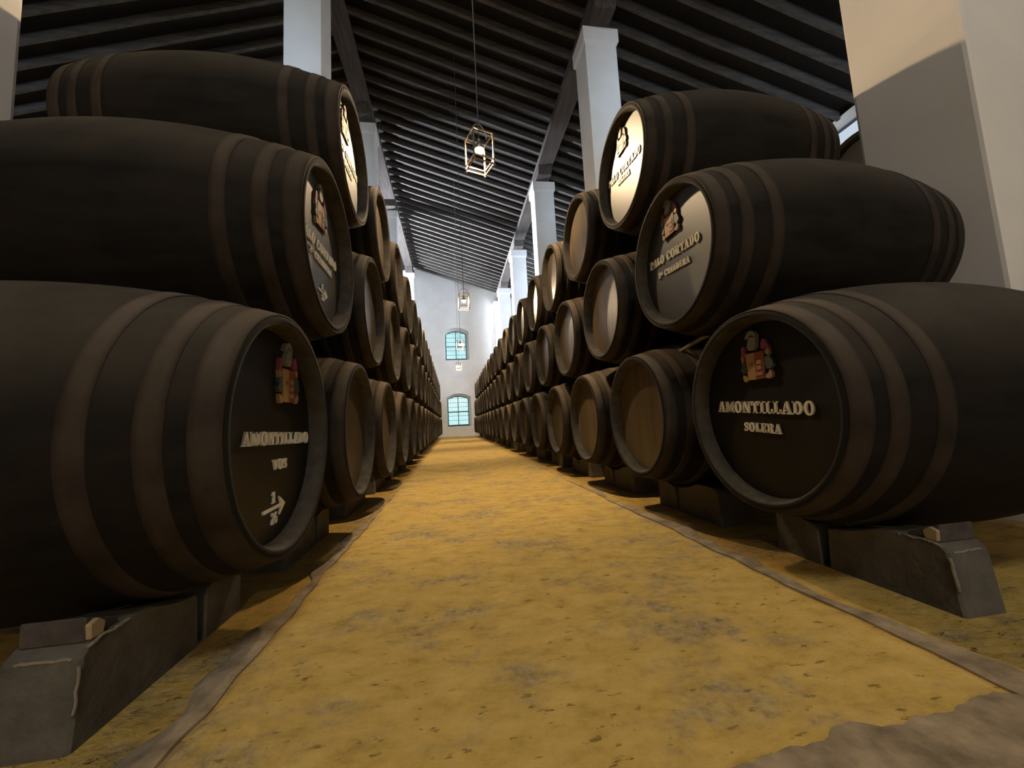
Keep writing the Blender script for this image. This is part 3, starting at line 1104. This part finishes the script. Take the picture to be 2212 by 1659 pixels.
# ------------------------------------------------------------------ pillars
def pillar(x0, x1, y0, y1, zc, label, mat=PLASTER):
    cx, cy = (x0 + x1) / 2, (y0 + y1) / 2
    r = empty('pillar', (cx, cy, -0.012))
    hx, hy = (x1 - x0) / 2, (y1 - y0) / 2
    ch = 0.27
    bm = bmesh.new()
    box(bm, -hx + 0.035, hx - 0.035, -hy + 0.035, hy - 0.035, 0, zc - ch + 0.012, bev=0.02)
    link('shaft', bm, mat, r)
    bm = bmesh.new()
    z = zc - ch + 0.012
    # a small cove under a square block
    lv = [(hx - 0.035, hy - 0.035, z - 0.04), (hx, hy, z + 0.02), (hx, hy, zc + 0.012)]
    rings = [[bm.verts.new((sx * a, sy * b, zz)) for sx, sy in ((-1, -1), (1, -1), (1, 1), (-1, 1))] for a, b, zz in lv]
    for p_, q in zip(rings, rings[1:]):
        for k in range(4):
            bm.faces.new((p_[k], p_[(k + 1) % 4], q[(k + 1) % 4], q[k]))
    bm.faces.new(rings[0][::-1])
    bm.faces.new(rings[-1])
    link('capital', bm, mat, r)
    tag(r, label, 'pillar', 'white pillars')
    r['kind'] = 'thing'
    return r

nm = ['white pillar beside the nearest right barrels, filling the upper right corner', 'white pillar behind the PALO CORTADO SOLERA barrel, second in right row',
      'white pillar third from the camera in right row', 'white pillar fourth from the camera in right row', 'white pillar fifth from the camera in right row']
for k, y in enumerate(PR[1:]):
    if k == 0:
        pillar(2.615, 3.285, 1.405, 2.03, ZCR, nm[0], GREYED)
    else:
        pillar(2.55, 3.215, y, y + 0.62, ZCR, nm[k])
pillar(2.55, 3.20, 21.85, YEND - 0.005, ZCR, 'white half pillar against the end wall, right side')
nm = ['white pillar at the upper left edge behind the nearest left barrels', 'tall white pillar above the nearest left top barrel', 'white pillar third from the camera in left row', 'white pillar fourth from the camera in left row']
for k, y in enumerate(PLft[1:]):
    if k == 0:
        pillar(-2.52, -1.895, 1.42, 2.0, ZCL, nm[0], GREYED)
    else:
        pillar(-2.50, (-1.86, -1.86, -1.872, -1.892)[k], y, y + 0.62, ZCL, nm[k])
pillar(-2.50, -1.86, 21.55, YEND - 0.005, ZCL, 'white half pillar against the end wall, left side')

# ------------------------------------------------------------------ lanterns
def make_lantern():
    r = empty('hanging_lantern', (0, 0, 0))
    h, a, t = 0.31, 0.1025, 0.007
    bm = bmesh.new()
    for sx in (-1, 1):
        for sy in (-1, 1):
            box(bm, sx * a - t, sx * a + t, sy * a - t, sy * a + t, -0.012, h)
            bmesh.ops.create_icosphere(bm, subdivisions=2, radius=0.012, matrix=Matrix.Translation((sx * a, sy * a, -0.012)))
    for z in (0.0, 0.045, h):
        for s in (-1, 1):
            box(bm, -a, a, s * a - t * 0.8, s * a + t * 0.8, z - t * 0.8, z + t * 0.8)
            box(bm, s * a - t * 0.8, s * a + t * 0.8, -a, a, z - t * 0.8, z + t * 0.8)
    link('cage', bm, IRON, r)
    bm = bmesh.new()
    pts = [(-a * 0.8 * math.cos(PI * k / 12), 0, h + 0.14 * math.sin(PI * k / 12)) for k in range(13)]
    tube(bm, pts, 0.005, 6)
    link('bail_handle', bm, IRON, r)
    bm = bmesh.new()
    bmesh.ops.create_uvsphere(bm, u_segments=20, v_segments=14, radius=0.042, matrix=Matrix.Translation((0, 0, 0.175)))
    link('bulb', bm, BULB, r, smooth=True)
    bm = bmesh.new()
    prof = [(0.0445, 0.178), (0.047, 0.178), (0.046, 0.205), (0.036, 0.222), (0.022, 0.232), (0.018, 0.285), (0.016, 0.285), (0.016, 0.232), (0.034, 0.219), (0.0435, 0.203)]
    rings = [[bm.verts.new((r_ * math.cos(2 * PI * k / 20), r_ * math.sin(2 * PI * k / 20), z_)) for k in range(20)] for r_, z_ in prof]
    for i in range(len(prof)):
        p_, q_ = rings[i], rings[(i + 1) % len(prof)]
        for k in range(20):
            bm.faces.new((p_[k], p_[(k + 1) % 20], q_[(k + 1) % 20], q_[k]))
    bmesh.ops.create_circle(bm, cap_ends=True, segments=20, radius=0.017, matrix=Matrix.Translation((0, 0, 0.284)))
    link('socket_shade', bm, IRON, r)  # socket enlarged into a cup that keeps bulb light off the roof
    return r

def cord(r, x, z0):
    bm = bmesh.new()
    hit = min(abs(r.location.y - (10.54 + 0.42 * k)) for k in range(-17, 28)) < 0.075
    L_ = roof_z(x) + (-0.012 if hit else 0.14) - z0
    tube(bm, [(0, 0, 0.28), (0, 0, 0.45), (0, 0, L_)], 0.006, 6)
    link('cord', bm, CORD, r)

LAMPS = [(0.345, 3.585, 2.50, 20, 'lit square lantern hanging nearest the camera, under the dark rafters'),
         (0.305, 8.15, 2.46, 5, 'lit lantern hanging second from the camera, above the upper window'),
         (0.300, 12.70, 2.47, 12, 'lit lantern hanging in front of the upper arched window'),
         (0.305, 17.25, 2.44, -8, 'lit farthest lantern hanging just below the upper arched window'),
         (0.30, -6.0, 2.50, 0, 'lit lantern hanging behind the camera')]
lant = make_lantern()
todo = []
for k, (x, y, z, rz, lab) in enumerate(LAMPS):
    o = lant if k == 0 else copy_thing(lant)
    o.location = (x, y, z + CZ)
    o.rotation_euler = (0, 0, math.radians(rz))
    tag(o, lab, 'lantern', 'lanterns along the aisle')
    todo.append((o, x, z + CZ))
for o, x, z in todo:
    cord(o, x, z)

# tidy: drop prototypes that were never placed
for p_ in (proto_black,):
    if p_.get('label') is None:
        for ch in list(p_.children):
            bpy.data.objects.remove(ch)
        bpy.data.objects.remove(p_)
